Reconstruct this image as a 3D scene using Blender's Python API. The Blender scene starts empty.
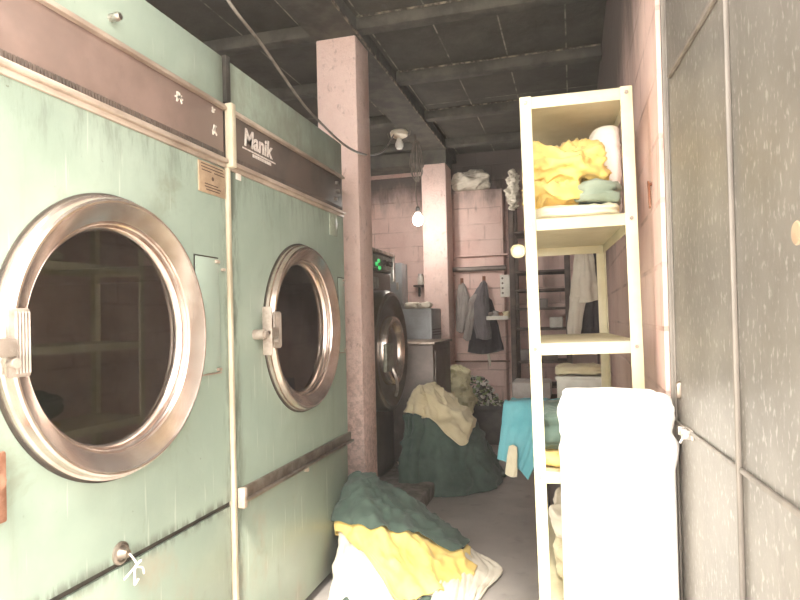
import bpy, bmesh, math, random
from mathutils import Vector, Matrix, noise
from math import radians as R, sin, cos, pi
random.seed(7)
SC = bpy.context.scene
COL = SC.collection

# ------------------------------------------------------------------ camera
F = 620.0
CAM = (Matrix.Translation((0, 0, 1.45)) @ Matrix.Rotation(R(15.6), 4, 'Z')
       @ Matrix.Rotation(R(90 + .65), 4, 'X') @ Matrix.Rotation(R(-1.35), 4, 'Z'))
SHY = 11.9          # rising lens shift, in pixels
cd = bpy.data.cameras.new('camera')
cd.sensor_width = 36.0
cd.lens = 36.0 * F / 800.0
cd.clip_start = 0.05
cd.shift_y = SHY / 800.0
cam = bpy.data.objects.new('camera', cd)
COL.objects.link(cam)
cam.matrix_world = CAM
SC.camera = cam

def ray(px, py):
    return (CAM.to_3x3() @ Vector(((px - 400) / F, (300 - py + SHY) / F, -1.0)))
def pt(px, py, z):
    return CAM.translation + ray(px, py) * z
def onx(px, py, x):
    d = ray(px, py); return CAM.translation + d * ((x - CAM.translation.x) / d.x)
def ony(px, py, y):
    d = ray(px, py); return CAM.translation + d * ((y - CAM.translation.y) / d.y)
def onz(px, py, z):
    d = ray(px, py); return CAM.translation + d * ((z - CAM.translation.z) / d.z)

# ------------------------------------------------------------------ materials
def srgb(r, g, b):
    f = lambda c: (c / 255 / 12.92) if c / 255 <= .04045 else ((c / 255 + .055) / 1.055) ** 2.4
    return (f(r), f(g), f(b), 1)

class NT:
    def __init__(s, name):
        s.m = bpy.data.materials.new(name); s.m.use_nodes = True
        s.t = s.m.node_tree; s.n = s.t.nodes; s.b = s.n['Principled BSDF']
        s.tc = s.n.new('ShaderNodeTexCoord'); s.geo = s.n.new('ShaderNodeNewGeometry')
    def link(s, a, b): s.t.links.new(a, b)
    def mapping(s, scale, src='Object'):
        mp = s.n.new('ShaderNodeMapping'); mp.inputs['Scale'].default_value = scale
        s.link(s.geo.outputs['Position'] if src == 'World' else s.tc.outputs[src], mp.inputs['Vector']); return mp.outputs[0]
    def noise(s, scale, detail=5, rough=.6, stretch=(1, 1, 1), src='Object', dist=0):
        nz = s.n.new('ShaderNodeTexNoise'); nz.inputs['Scale'].default_value = scale
        nz.inputs['Detail'].default_value = detail; nz.inputs['Roughness'].default_value = rough
        nz.inputs['Distortion'].default_value = dist
        s.link(s.mapping(stretch, src), nz.inputs['Vector']); return nz.outputs['Fac']
    def ramp(s, fac, a, b, inv=False):
        r = s.n.new('ShaderNodeMapRange'); r.interpolation_type = 'SMOOTHSTEP'
        r.inputs['From Min'].default_value = a; r.inputs['From Max'].default_value = b
        if inv: r.inputs['To Min'].default_value = 1; r.inputs['To Max'].default_value = 0
        s.link(fac, r.inputs['Value']); return r.outputs[0]
    def math(s, op, a, b):
        m = s.n.new('ShaderNodeMath'); m.operation = op
        for i, v in enumerate((a, b)):
            if isinstance(v, (int, float)): m.inputs[i].default_value = v
            else: s.link(v, m.inputs[i])
        return m.outputs[0]
    def mix(s, fac, a, b):
        m = s.n.new('ShaderNodeMix'); m.data_type = 'RGBA'
        if isinstance(fac, (int, float)): m.inputs[0].default_value = fac
        else: s.link(fac, m.inputs[0])
        for i, v in ((6, a), (7, b)):
            if isinstance(v, tuple): m.inputs[i].default_value = v
            else: s.link(v, m.inputs[i])
        return m.outputs[2]
    def pos(s, axis):
        x = s.n.new('ShaderNodeSeparateXYZ'); s.link(s.geo.outputs['Position'], x.inputs[0]); return x.outputs[axis]
    def bump(s, h, strength, dist=.01):
        b = s.n.new('ShaderNodeBump'); b.inputs['Strength'].default_value = strength
        b.inputs['Distance'].default_value = dist
        s.link(h, b.inputs['Height']); s.link(b.outputs[0], s.b.inputs['Normal'])
    def done(s, col, rough=.6, metal=0, spec=.5):
        if isinstance(col, tuple): s.b.inputs['Base Color'].default_value = col
        else: s.link(col, s.b.inputs['Base Color'])
        if isinstance(rough, (int, float)): s.b.inputs['Roughness'].default_value = rough
        else: s.link(rough, s.b.inputs['Roughness'])
        s.b.inputs['Metallic'].default_value = metal
        s.b.inputs['Specular IOR Level'].default_value = spec
        return s.m

def plain(name, c1, c2=None, scale=6, rough=.6, metal=0, bump=0, bs=40, spec=.5, lo=.35, hi=.65, stretch=(1, 1, 1)):
    k = NT(name)
    col = c1
    if c2: col = k.mix(k.ramp(k.noise(scale, stretch=stretch), lo, hi), c1, c2)
    if bump: k.bump(k.noise(bs, 4), bump)
    return k.done(col, rough, metal, spec)

def fabric(name, c1, c2=None, scale=5):
    k = NT(name)
    col = k.mix(k.ramp(k.noise(scale, 4), .35, .7), c1, c2 or c1)
    k.bump(k.noise(260, 2), .25, .002)
    m = k.done(col, .9, 0, .2)
    try: k.b.inputs['Sheen Weight'].default_value = .15
    except Exception: pass
    return m

M = {}
# mint enamel with streaks and grime
def mint(name, base, pale):
    k = NT(name)
    c = k.mix(k.ramp(k.noise(2.2, 6), .35, .7), base, pale)
    streak = k.ramp(k.noise(9, 6, .65, (1, 1.4, .16), 'World'), .56, .78)
    c = k.mix(k.math('MULTIPLY', streak, .35), c, srgb(126, 128, 108))
    spots = k.ramp(k.noise(26, 4, .7, (1, 1, 1), 'World'), .68, .76)
    c = k.mix(k.math('MULTIPLY', spots, .7), c, srgb(96, 84, 66))
    blotch = k.ramp(k.noise(3.1, 7, .7, (1, 1, .8), 'World', .6), .56, .74)
    c = k.mix(k.math('MULTIPLY', blotch, .5), c, srgb(122, 122, 100))
    lowrust = k.math('MULTIPLY', k.ramp(k.pos(2), .70, .72, True), k.ramp(k.noise(2.6, 6, .7, (1, 1, .7), 'World'), .48, .7))
    c = k.mix(k.math('MULTIPLY', lowrust, .45), c, srgb(168, 136, 112))
    scr = k.ramp(k.noise(60, 2, .5, (1, 1, .05), 'World'), .66, .72)
    c = k.mix(k.math('MULTIPLY', scr, .35), c, srgb(206, 208, 196))
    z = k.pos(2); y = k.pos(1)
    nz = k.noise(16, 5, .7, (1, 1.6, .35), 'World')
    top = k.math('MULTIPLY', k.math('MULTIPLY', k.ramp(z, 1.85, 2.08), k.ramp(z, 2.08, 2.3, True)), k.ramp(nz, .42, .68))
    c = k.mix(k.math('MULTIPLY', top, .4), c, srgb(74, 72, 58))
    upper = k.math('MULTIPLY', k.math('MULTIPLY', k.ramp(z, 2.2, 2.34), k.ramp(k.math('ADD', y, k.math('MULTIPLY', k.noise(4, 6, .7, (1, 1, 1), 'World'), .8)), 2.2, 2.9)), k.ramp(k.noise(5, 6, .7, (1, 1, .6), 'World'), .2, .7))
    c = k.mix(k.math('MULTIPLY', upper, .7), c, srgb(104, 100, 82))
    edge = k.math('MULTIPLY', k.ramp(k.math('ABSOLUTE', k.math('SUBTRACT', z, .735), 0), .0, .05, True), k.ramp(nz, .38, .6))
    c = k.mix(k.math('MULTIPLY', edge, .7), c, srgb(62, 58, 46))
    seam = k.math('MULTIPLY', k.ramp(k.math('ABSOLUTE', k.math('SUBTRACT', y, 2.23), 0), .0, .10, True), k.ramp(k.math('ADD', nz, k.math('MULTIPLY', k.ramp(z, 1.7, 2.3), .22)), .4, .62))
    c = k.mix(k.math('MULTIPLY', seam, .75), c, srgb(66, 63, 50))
    k.bump(k.noise(7, 3), .05, .01)
    return k.done(c, .36, 0, .5)
M['mint'] = mint('mint_enamel', srgb(148, 162, 147), srgb(165, 178, 163))
M['mint_pale'] = mint('pale_mint_enamel', srgb(158, 172, 158), srgb(174, 186, 173))
M['mint_dull'] = mint('dull_mint_enamel', srgb(139, 150, 135), srgb(155, 166, 150))
M['band'] = plain('brown_band_enamel', srgb(146, 122, 112), srgb(124, 104, 95), 3, .42, bump=.05)
M['band_dark'] = plain('sooty_band_enamel', srgb(78, 70, 63), srgb(100, 86, 77), 4, .5, bump=.05)
M['trim'] = plain('worn_trim_metal', srgb(206, 188, 172), srgb(168, 148, 132), 14, .45, .35, stretch=(1, .3, 1))
M['chrome'] = plain('chromed_steel', srgb(236, 222, 212), srgb(214, 194, 182), 8, .25, .9)
M['steel'] = plain('dull_steel', srgb(170, 158, 146), srgb(134, 120, 108), 9, .38, .85)
M['strip'] = plain('worn_cream_strip', srgb(206, 194, 170), srgb(170, 156, 132), 9, .5, stretch=(1, 1, .3))
M['hinge'] = plain('cast_hinge_metal', srgb(186, 172, 160), srgb(158, 144, 132), 20, .4, .3, bump=.2)
M['drum'] = plain('drum_interior_steel', srgb(150, 138, 130), srgb(126, 116, 108), 6, .5, .2)
M['grime_shade'] = plain('black_grime_shade', srgb(46, 42, 36), srgb(66, 58, 48), 14, .8)  # also colours the painted shadow outline of the access plates
M['cream'] = plain('cream_rack_enamel', srgb(214, 205, 174), srgb(202, 192, 158), 7, .42, bump=.03)
M['plate'] = plain('brown_name_plate', srgb(186, 160, 132), srgb(168, 142, 116), 20, .4, .2)
M['ink'] = plain('dark_print', srgb(92, 70, 56), None, rough=.7)
M['white_print'] = plain('white_lettering', srgb(232, 222, 214), srgb(200, 186, 176), 60, .6)
M['scrap'] = plain('white_paint_scrap', srgb(226, 216, 204), None, rough=.7)
M['sticker'] = plain('pale_worn_sticker', srgb(178, 186, 166), srgb(150, 156, 138), 60, .4)
M['rust'] = plain('rusty_metal', srgb(128, 82, 58), srgb(164, 120, 96), 18, .85, bump=.4)
gl = NT('door_glass'); gl.b.inputs['Transmission Weight'].default_value = 1; gl.b.inputs['IOR'].default_value = 1.85
M['glass'] = gl.done(srgb(188, 176, 166), .02)

def pinkwall(name, brick, soot_lo, soot_hi, depth=False):
    k = NT(name)
    c = k.mix(k.ramp(k.noise(2.4, 6, .65, (1, 1, 1), 'World'), .35, .7), srgb(230, 201, 190), srgb(218, 184, 173))
    c = k.mix(k.math('MULTIPLY', k.ramp(k.noise(11, 6, .7, (1, 1, .3), 'World'), .58, .76), .55), c, srgb(126, 92, 80))
    h = k.noise(30, 5, .6, (1, 1, 1), 'World')
    if brick:
        br = k.n.new('ShaderNodeTexBrick')
        br.inputs['Scale'].default_value = 1.0
        br.inputs['Brick Width'].default_value = .4; br.inputs['Row Height'].default_value = .2
        br.inputs['Mortar Size'].default_value = .009; br.inputs['Mortar Smooth'].default_value = .35
        br.inputs['Color1'].default_value = (1, 1, 1, 1); br.inputs['Color2'].default_value = (.86, .86, .86, 1)
        br.inputs['Mortar'].default_value = (0, 0, 0, 1)
        sx = k.n.new('ShaderNodeSeparateXYZ'); k.link(k.geo.outputs['Position'], sx.inputs[0])
        cx = k.n.new('ShaderNodeCombineXYZ')
        k.link(k.math('ADD', sx.outputs[0], sx.outputs[1]), cx.inputs[0]); k.link(sx.outputs[2], cx.inputs[1])
        k.link(cx.outputs[0], br.inputs['Vector'])
        c = k.mix(k.math('MULTIPLY', k.math('MULTIPLY', br.outputs['Fac'], k.ramp(k.noise(2.5, 5, .7, (1, 1, 1), 'World'), .4, .65)), .5), c, srgb(140, 104, 92))
        h = k.math('SUBTRACT', k.math('MULTIPLY', h, .4), br.outputs['Fac'])
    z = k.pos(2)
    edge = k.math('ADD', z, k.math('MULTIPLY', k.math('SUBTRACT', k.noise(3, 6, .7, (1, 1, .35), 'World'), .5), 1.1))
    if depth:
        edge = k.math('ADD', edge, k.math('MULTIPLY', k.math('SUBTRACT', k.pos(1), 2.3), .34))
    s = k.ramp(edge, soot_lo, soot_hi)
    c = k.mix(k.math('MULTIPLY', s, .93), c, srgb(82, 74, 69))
    k.bump(h, .5, .008)
    return k.done(c, .85, 0, .25)
M['pink'] = pinkwall('pink_plaster', False, 3.3, 3.75)
M['pink_brick'] = pinkwall('pink_painted_brick', True, 2.75, 3.3)
M['pink_side'] = pinkwall('pink_side_brick', True, 2.25, 3.3, True)
k = NT('rough_pink_pillar')
c = k.mix(k.ramp(k.noise(3.5, 6, .65), .35, .7), srgb(240, 212, 201), srgb(229, 197, 185))
c = k.mix(k.math('MULTIPLY', k.ramp(k.noise(24, 5, .7, (1, 1, .55)), .55, .72), .5), c, srgb(150, 112, 98))
lowd = k.math('MULTIPLY', k.ramp(k.pos(2), .5, 1.9, True), k.ramp(k.noise(38, 4, .7), .42, .6))
c = k.mix(k.math('MULTIPLY', lowd, .4), c, srgb(146, 112, 98))
k.bump(k.noise(34, 6, .7), .9, .012)
M['pillar'] = k.done(c, .9, 0, .2)

k = NT('sooty_ceiling')
c = k.mix(k.ramp(k.noise(1.7, 7, .7), .3, .72), srgb(70, 67, 60), srgb(96, 91, 82))
br = k.n.new('ShaderNodeTexBrick'); br.inputs['Scale'].default_value = 1
br.inputs['Brick Width'].default_value = .46; br.inputs['Row Height'].default_value = 3.0; br.offset = 0
br.inputs['Mortar Size'].default_value = .008; br.inputs['Mortar Smooth'].default_value = .6
k.link(k.mapping((1, 1, 1), 'World'), br.inputs['Vector'])
pat = k.math('MULTIPLY', br.outputs['Fac'], k.ramp(k.noise(5, 5, .7, (1, 1, 1), 'World'), .38, .62))
c = k.mix(k.math('MULTIPLY', pat, .8), c, srgb(176, 164, 150))
c = k.mix(k.math('MULTIPLY', k.ramp(k.noise(14, 6, .75, (1, 1, 1), 'World'), .62, .72), .5), c, srgb(128, 116, 102))
k.bump(k.noise(12, 6, .7), .5, .02)
M['ceiling'] = k.done(c, .9, 0, .2)
M['beam'] = plain('sooty_beam', srgb(70, 66, 59), srgb(94, 89, 79), 6, .9, bump=.4, bs=20)
k = NT('chipped_beam_edge')
M['edge'] = k.done(k.mix(k.ramp(k.noise(11, 6, .7), .42, .6), srgb(70, 62, 54), srgb(150, 136, 120)), .9)

k = NT('concrete_floor')
c = k.mix(k.ramp(k.noise(1.3, 7, .65, (1, 1, 1), 'World'), .32, .7), srgb(158, 150, 144), srgb(178, 170, 163))
c = k.mix(k.math('MULTIPLY', k.ramp(k.noise(6, 7, .7, (1, 1, 1), 'World'), .55, .72), .6), c, srgb(130, 122, 116))
c = k.mix(k.math('MULTIPLY', k.ramp(k.noise(45, 3, .7, (1, 1, 1), 'World'), .66, .72), .5), c, srgb(170, 160, 150))
k.bump(k.noise(18, 6, .7), .3, .01)
M['floor'] = k.done(c, .62, 0, .4)
M['stone'] = plain('grey_concrete', srgb(132, 124, 116), srgb(100, 92, 84), 12, .85, bump=.5)
M['ground'] = plain('pale_yard_concrete', srgb(206, 200, 190), srgb(190, 182, 170), 2, .8)

k = NT('speckled_grey_gate_metal')
c = k.mix(k.ramp(k.noise(2.6, 6, .6), .3, .7), srgb(112, 106, 98), srgb(136, 130, 122))
c = k.mix(k.math('MULTIPLY', k.ramp(k.noise(75, 3, .6, (1, 1.0, .5)), .54, .68), .45), c, srgb(190, 184, 176))
c = k.mix(k.math('MULTIPLY', k.ramp(k.noise(7, 6, .7, (1, 1, .5)), .55, .72), .35), c, srgb(92, 84, 76))
k.bump(k.noise(14, 4), .1, .01)
M['gate'] = k.done(c, .45, .25)
M['gate_frame'] = plain('grey_gate_frame', srgb(112, 105, 98), srgb(140, 131, 121), 10, .5, .2, stretch=(1, 1, .25))
M['bright_steel'] = plain('bright_bolt_steel', srgb(216, 210, 204), srgb(170, 160, 150), 20, .3, .9)

M['yellow'] = fabric('yellow_cloth', srgb(234, 207, 130), srgb(226, 193, 108))
M['green'] = fabric('dark_green_cloth', srgb(84, 100, 90), srgb(70, 85, 76))
M['greygreen'] = fabric('grey_green_cloth', srgb(150, 160, 142), srgb(130, 142, 124))
M['creamcloth'] = fabric('cream_cloth', srgb(236, 227, 200), srgb(226, 214, 180))
M['beige'] = fabric('beige_cloth', srgb(226, 214, 180), srgb(212, 198, 160))
M['white'] = fabric('white_cloth', srgb(226, 217, 200), srgb(214, 203, 184))
M['linen'] = fabric('white_linen', srgb(250, 248, 244), srgb(246, 243, 238))
M['teal'] = fabric('teal_cloth', srgb(124, 192, 202), srgb(104, 178, 190))
M['jacket'] = fabric('grey_jacket_cloth', srgb(122, 114, 116), srgb(104, 96, 98))
M['navy'] = fabric('black_cloth', srgb(76, 70, 72), srgb(62, 57, 60))
M['greycloth'] = fabric('pale_grey_cloth', srgb(172, 164, 158), srgb(146, 136, 130))
M['blue'] = fabric('blue_cloth', srgb(120, 150, 186), srgb(104, 134, 170))
k = NT('patterned_cream_cloth')
c = k.mix(k.ramp(k.noise(11, 3), .45, .65), srgb(222, 214, 176), srgb(190, 181, 138))
M['floral'] = k.done(c, .9, 0, .2)
M['string'] = plain('white_string', srgb(236, 228, 214), None, rough=.9)
M['wire'] = plain('grey_cable', srgb(150, 140, 128), srgb(120, 110, 100), 20, .5)
M['darkmetal'] = plain('dark_washer_steel', srgb(98, 89, 80), srgb(118, 107, 97), 6, .32, .6)
M['washer'] = plain('brown_washer_enamel', srgb(96, 84, 77), srgb(112, 99, 90), 5, .45, .2)
M['greysteel'] = plain('blue_grey_steel', srgb(144, 144, 144), srgb(126, 124, 122), 4, .4, .4)
M['brownsteel'] = plain('brown_grey_steel', srgb(134, 121, 113), srgb(116, 104, 98), 6, .45, .3)
M['darkwood'] = plain('dark_sooty_wood', srgb(88, 76, 70), srgb(108, 92, 84), 9, .8, stretch=(.3, 1, 1))
M['wood'] = plain('worn_brown_wood', srgb(140, 104, 84), srgb(110, 82, 66), 9, .7, stretch=(.3, 1, 1))
M['black'] = plain('black_tub_plastic', srgb(78, 72, 70), srgb(94, 87, 83), 8, .6)
M['whiteplastic'] = plain('white_plastic', srgb(232, 226, 214), srgb(214, 206, 192), 9, .5)
M['ceramic'] = plain('white_ceramic', srgb(232, 220, 198), None, rough=.35)
M['panel'] = plain('grey_control_panel', srgb(142, 142, 128), srgb(112, 108, 96), 20, .4, .3)
def emit(name, col, s):
    k = NT(name); k.b.inputs['Emission Color'].default_value = col; k.b.inputs['Emission Strength'].default_value = s
    return k.done(col, .4)
M['bulb_lit'] = emit('lit_bulb_glass', (1, .95, .88, 1), 95)
M['green_led'] = emit('green_indicator', (.08, .7, .2, 1), .22)
M['bulb_off'] = plain('frosted_bulb_glass', srgb(244, 240, 230), None, rough=.25)

# ------------------------------------------------------------------ objects
W = {}
def tag(o, label=None, cat=None, group=None, kind=None):
    for kk, v in (('label', label), ('category', cat), ('group', group), ('kind', kind)):
        if v: o[kk] = v
    return o
def thing(name, loc, label, cat, group=None, rot=None):
    o = bpy.data.objects.new(name, None); COL.objects.link(o)
    o.empty_display_size = .1
    m = Matrix.Translation(Vector(loc))
    if rot is not None: m = m @ rot.to_4x4()
    o.matrix_world = m; W[o.name] = m.copy()
    return tag(o, label, cat, group)

class MB:
    def __init__(s): s.bm = bmesh.new()
    def _x(s, vs, mat):
        if mat is not None: bmesh.ops.transform(s.bm, matrix=mat, verts=vs)
    def box(s, a, b, bev=0, mat=None, seg=2):
        a, b = Vector(a), Vector(b)
        lo = Vector([min(a[i], b[i]) for i in range(3)]); hi = Vector([max(a[i], b[i]) for i in range(3)])
        r = bmesh.ops.create_cube(s.bm, size=1)
        vs = r['verts']
        for v in vs:
            for i in range(3): v.co[i] = (lo[i] + hi[i]) / 2 + v.co[i] * (hi[i] - lo[i])
        if bev:
            es = list({e for v in vs for e in v.link_edges})
            r = bmesh.ops.bevel(s.bm, geom=es, offset=bev, segments=seg, affect='EDGES', profile=.5)
            vs = list({v for f in r['faces'] for v in f.verts} | {v for v in vs if v.is_valid})
        s._x(vs, mat); return s
    def lathe(s, prof, mat=None, seg=48, closed=False):
        rings = []
        for (r, h) in prof:
            if r < 1e-6: rings.append([s.bm.verts.new((0, 0, h))])
            else: rings.append([s.bm.verts.new((r * cos(2 * pi * i / seg), r * sin(2 * pi * i / seg), h)) for i in range(seg)])
        n = len(rings)
        for j in range(n if closed else n - 1):
            A, B = rings[j], rings[(j + 1) % n]
            for i in range(seg):
                i2 = (i + 1) % seg
                if len(A) == 1 and len(B) == 1: continue
                if len(A) == 1: s.bm.faces.new((A[0], B[i], B[i2]))
                elif len(B) == 1: s.bm.faces.new((A[i], B[0], A[i2]))
                else: s.bm.faces.new((A[i], B[i], B[i2], A[i2]))
        s._x([v for r in rings for v in r], mat); return s
    def cyl(s, p, q, r, seg=16, r2=None):
        p, q = Vector(p), Vector(q); L = (q - p).length
        m = Matrix.Translation(p) @ (q - p).to_track_quat('Z', 'Y').to_matrix().to_4x4()
        r2 = r if r2 is None else r2
        return s.lathe([(0, 0), (r, 0), (r2, L), (0, L)], m, seg)
    def tube(s, pts, r, seg=8, sub=6):
        P = [Vector(p) for p in pts]
        Q = []
        for i in range(len(P) - 1):
            a, b, c, d = P[max(i - 1, 0)], P[i], P[i + 1], P[min(i + 2, len(P) - 1)]
            for kx in range(sub): Q.append(cr(a, b, c, d, kx / sub))
        Q.append(P[-1])
        prev = None; nrm = None
        for i, q in enumerate(Q):
            t = (Q[min(i + 1, len(Q) - 1)] - Q[max(i - 1, 0)]).normalized()
            if nrm is None:
                nrm = t.orthogonal().normalized()
            nrm = (nrm - t * nrm.dot(t)).normalized()
            bn = t.cross(nrm)
            ring = [s.bm.verts.new(q + (nrm * cos(2 * pi * j / seg) + bn * sin(2 * pi * j / seg)) * r) for j in range(seg)]
            if prev:
                for j in range(seg): s.bm.faces.new((prev[j], prev[(j + 1) % seg], ring[(j + 1) % seg], ring[j]))
            else: s.bm.faces.new(list(reversed(ring)))
            prev = ring
        s.bm.faces.new(prev); return s
    def grid(s, rows, closed_u=False):
        V = [[s.bm.verts.new(p) for p in r] for r in rows]
        for i in range(len(V) - 1):
            n = len(V[i])
            for j in range(n if closed_u else n - 1):
                j2 = (j + 1) % n
                s.bm.faces.new((V[i][j], V[i][j2], V[i + 1][j2], V[i + 1][j]))
        return s
    def build(s, name, mat, parent=None, world=True, smooth=38, solid=0, recalc=True):
        bm = s.bm
        if recalc: bmesh.ops.recalc_face_normals(bm, faces=bm.faces[:])
        me = bpy.data.meshes.new(name)
        o = bpy.data.objects.new(name, me); COL.objects.link(o)
        if parent is not None:
            m = W[parent.name]; W[o.name] = m
            if world: bmesh.ops.transform(bm, matrix=m.inverted(), verts=bm.verts[:])
            o.parent = parent
        else:
            xs = [v.co for v in bm.verts]
            c = Vector(((min(v.x for v in xs) + max(v.x for v in xs)) / 2, (min(v.y for v in xs) + max(v.y for v in xs)) / 2, min(v.z for v in xs)))
            bmesh.ops.translate(bm, vec=-c, verts=bm.verts[:])
            o.location = c; W[o.name] = Matrix.Translation(c)
        bm.to_mesh(me); bm.free()
        me.materials.append(mat)
        for p in me.polygons: p.use_smooth = True
        if smooth < 180: me.set_sharp_from_angle(angle=R(smooth))
        if solid:
            md = o.modifiers.new('thickness', 'SOLIDIFY'); md.thickness = solid; md.offset = 0
        return o

def cr(a, b, c, d, t):
    return .5 * ((2 * b) + (c - a) * t + (2 * a - 5 * b + 4 * c - d) * t * t + (3 * b - a - 3 * c + d) * t ** 3)
def crlist(P, t, periodic=False):
    n = len(P)
    if periodic:
        x = (t % 1.0) * n; i = int(x) % n
        return cr(P[(i - 1) % n], P[i], P[(i + 1) % n], P[(i + 2) % n], x - int(x))
    x = min(max(t, 0), 1) * (n - 1); i = min(int(x), n - 2)
    return cr(P[max(i - 1, 0)], P[i], P[i + 1], P[min(i + 2, n - 1)], x - i)
def fbm(p, o=4):
    return noise.fractal(p, 1.0, 2.0, o)
def ridge(x): return 1 - abs(x) * 2

def struct(name, a, b, mat, bev=0):
    return tag(MB().box(a, b, bev).build(name, mat), kind='structure')

def cloth(name, ctrl, mat, label=None, cat='cloth', group=None, nu=46, nv=46, amp=.02, fu=6, fv=1.2, fine=.006, seed=0, thick=.008, parent=None, ragged=0, floor=None):
    """draped sheet through a net of points, with folds running down the net's rows"""
    ctrl = [[Vector(p) for p in r] for r in ctrl]
    rows = []
    for i in range(nv + 1):
        v = i / nv
        row = []
        for j in range(nu + 1):
            u = j / nu
            vv = min(1, max(0, v))
            if ragged: vv = v * (1 + ragged * noise.noise(Vector((u * 5, seed, 3.3))))
            row.append(crlist([crlist(r, u) for r in ctrl], min(vv, 1)))
        rows.append(row)
    out = [[None] * (nu + 1) for _ in rows]
    for i in range(nv + 1):
        for j in range(nu + 1):
            du = rows[i][min(j + 1, nu)] - rows[i][max(j - 1, 0)]
            dv = rows[min(i + 1, nv)][j] - rows[max(i - 1, 0)][j]
            n = du.cross(dv)
            n = n.normalized() if n.length > 1e-9 else Vector((0, 0, 1))
            u, v = j / nu, i / nv
            f = noise.noise(Vector((u * fu + .5 * noise.noise(Vector((u * 3, v * 3, seed))), v * fv, seed * 3.1)))
            f2 = noise.noise(Vector((u * fu * 2.3, v * fv * 2.0, seed * 7.7 + 4)))
            p = rows[i][j] + n * (amp * (ridge(f) - .5) * (.35 + .65 * v) + amp * .45 * f2 + fine * noise.noise(rows[i][j] * 28))
            if floor is not None: p.z = max(p.z, floor + .006)
            out[i][j] = p
    o = MB().grid(out).build(name, mat, parent, smooth=180, solid=thick)
    return tag(o, label, cat if label and parent is None else None, group)

def lump(name, c, d, mat, label=None, cat='cloth', group=None, rot=0, e=(.45, .55), amp=.015, sc=7, folds=0, fold_amp=.008, seed=0, parent=None, nu=96, nv=60, flat=True, tilt=None, crease=0, crz=.006):
    """soft closed body: rounded block with layered folds and creases; c = centre of its base"""
    c = Vector(c); a, b, h = d[0] / 2, d[1] / 2, d[2] / 2
    sp = lambda x, p: math.copysign(abs(x) ** p, x)
    rows = []
    rm = Matrix.Rotation(rot, 3, 'Z')
    if tilt is not None: rm = rm @ tilt
    off = Vector((seed * 5.3, seed * 2.1, seed * 9.7))
    for i in range(nv + 1):
        th = -pi / 2 + pi * i / nv
        row = []
        for j in range(nu):
            ph = 2 * pi * j / nu
            q = Vector((a * sp(cos(th), e[0]) * sp(cos(ph), e[1]), b * sp(cos(th), e[0]) * sp(sin(ph), e[1]), h * sp(sin(th), e[0])))
            n = Vector((q.x / a / a, q.y / b / b, q.z / h / h)); n = n.normalized() if n.length else Vector((0, 0, 1))
            w = Vector((q.x * sc, q.y * sc, q.z * sc * 1.4)) + off
            dd = amp * fbm(w, 4) + amp * .9 * (ridge(noise.noise(w * .8 + Vector((7, 1, 3)))) - .6)
            if crease: dd += crease * (ridge(noise.noise(Vector((w.x * .7, w.y * .7, w.z * 2.2)) + off * .5)) - .5)
            cz = max(0, 1 - abs(noise.noise(Vector((w.x * 1.3, w.y * 1.3, w.z * 1.9)) + Vector((9, 4, seed))) * 1.7)) ** 3
            cz2 = max(0, 1 - abs(noise.noise(Vector((w.x * 2.6, w.y * 2.6, w.z * 3.2)) + Vector((2, seed, 6))) * 1.8)) ** 3
            dd += crz * (cz - .3) + crz * .5 * (cz2 - .3)
            if folds:
                ph2 = (q.z / (2 * h) + .5) * folds + .35 * noise.noise(Vector((q.x * 3, q.y * 3, seed)))
                dd -= fold_amp * (1 - abs(sin(pi * ph2))) ** 2.5 * (1 - abs(n.z)) * 2.2
            q = q + n * dd
            if flat: q.z = max(q.z, -h)
            row.append(rm @ q + c + Vector((0, 0, h)))
        rows.append(row)
    o = MB().grid(rows, True)
    bmesh.ops.remove_doubles(o.bm, verts=o.bm.verts[:], dist=1e-5)
    o = o.build(name, mat, parent, smooth=180)
    return tag(o, label, cat if label and parent is None else None, group)

# ------------------------------------------------------------------ the room
EYE = 1.45
BB = 3.45           # underside of the long beam
SL = 3.57           # underside of the slab
XR, XL, YB = .27, -3.0, 7.95
struct('floor', (XL - .2, -1.2, -.15), (3.2, YB + .2, 0), M['floor'])
struct('ground', (-9, -14, -.25), (9, -1.2, -.02), M['ground'])
struct('ceiling', (XL - .2, .3, SL), (XR + .25, YB + .2, SL + .15), M['ceiling'])
struct('wall_right', (XR, 2.07, 0), (XR + .2, YB + .2, SL), M['pink_side'])
struct('wall_front', (XR + .2, 2.07, 0), (3.2, 2.27, SL), M['pink'])
struct('wall_left', (XL - .2, .3, 0), (XL, YB + .2, SL), M['pink_brick'])
struct('wall_back', (XL, YB, 0), (XR, YB + .2, SL), M['pink_brick'])
# partition of pink brick that stops short of the ceiling, with the back pillar beside it
struct('partition', (-1.4, 7.62, 0), (-.80, YB, 3.02), M['pink_brick'], .008)
struct('pillar', (-1.72, 4.09, 0), (-1.42, 4.38, BB), M['pillar'], .012)
struct('pillar', (-1.72, 7.25, 0), (-1.42, 7.6, 3.30), M['pillar'], .012)
tag(MB().box((-1.73, .3, BB), (-1.41, YB, SL), .008).build('ceiling_beam', M['beam']), kind='structure')
struct('lintel', (XL, 7.22, 3.30), (-1.41, 7.6, BB), M['beam'])
struct('lintel', (XL, 7.9, 3.33), (-1.73, YB, BB), M['pink'])
for yj in (.95, 2.0, 3.05, 4.08, 5.1, 6.15, 7.2):
    tag(MB().box((-1.41, yj, SL - .09), (XR, yj + .11, SL), .006).build('ceiling_joist', M['beam']), kind='structure')
    tag(MB().box((XL, yj, SL - .09), (-1.73, yj + .11, SL), .006).build('ceiling_joist', M['beam']), kind='structure')
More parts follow.
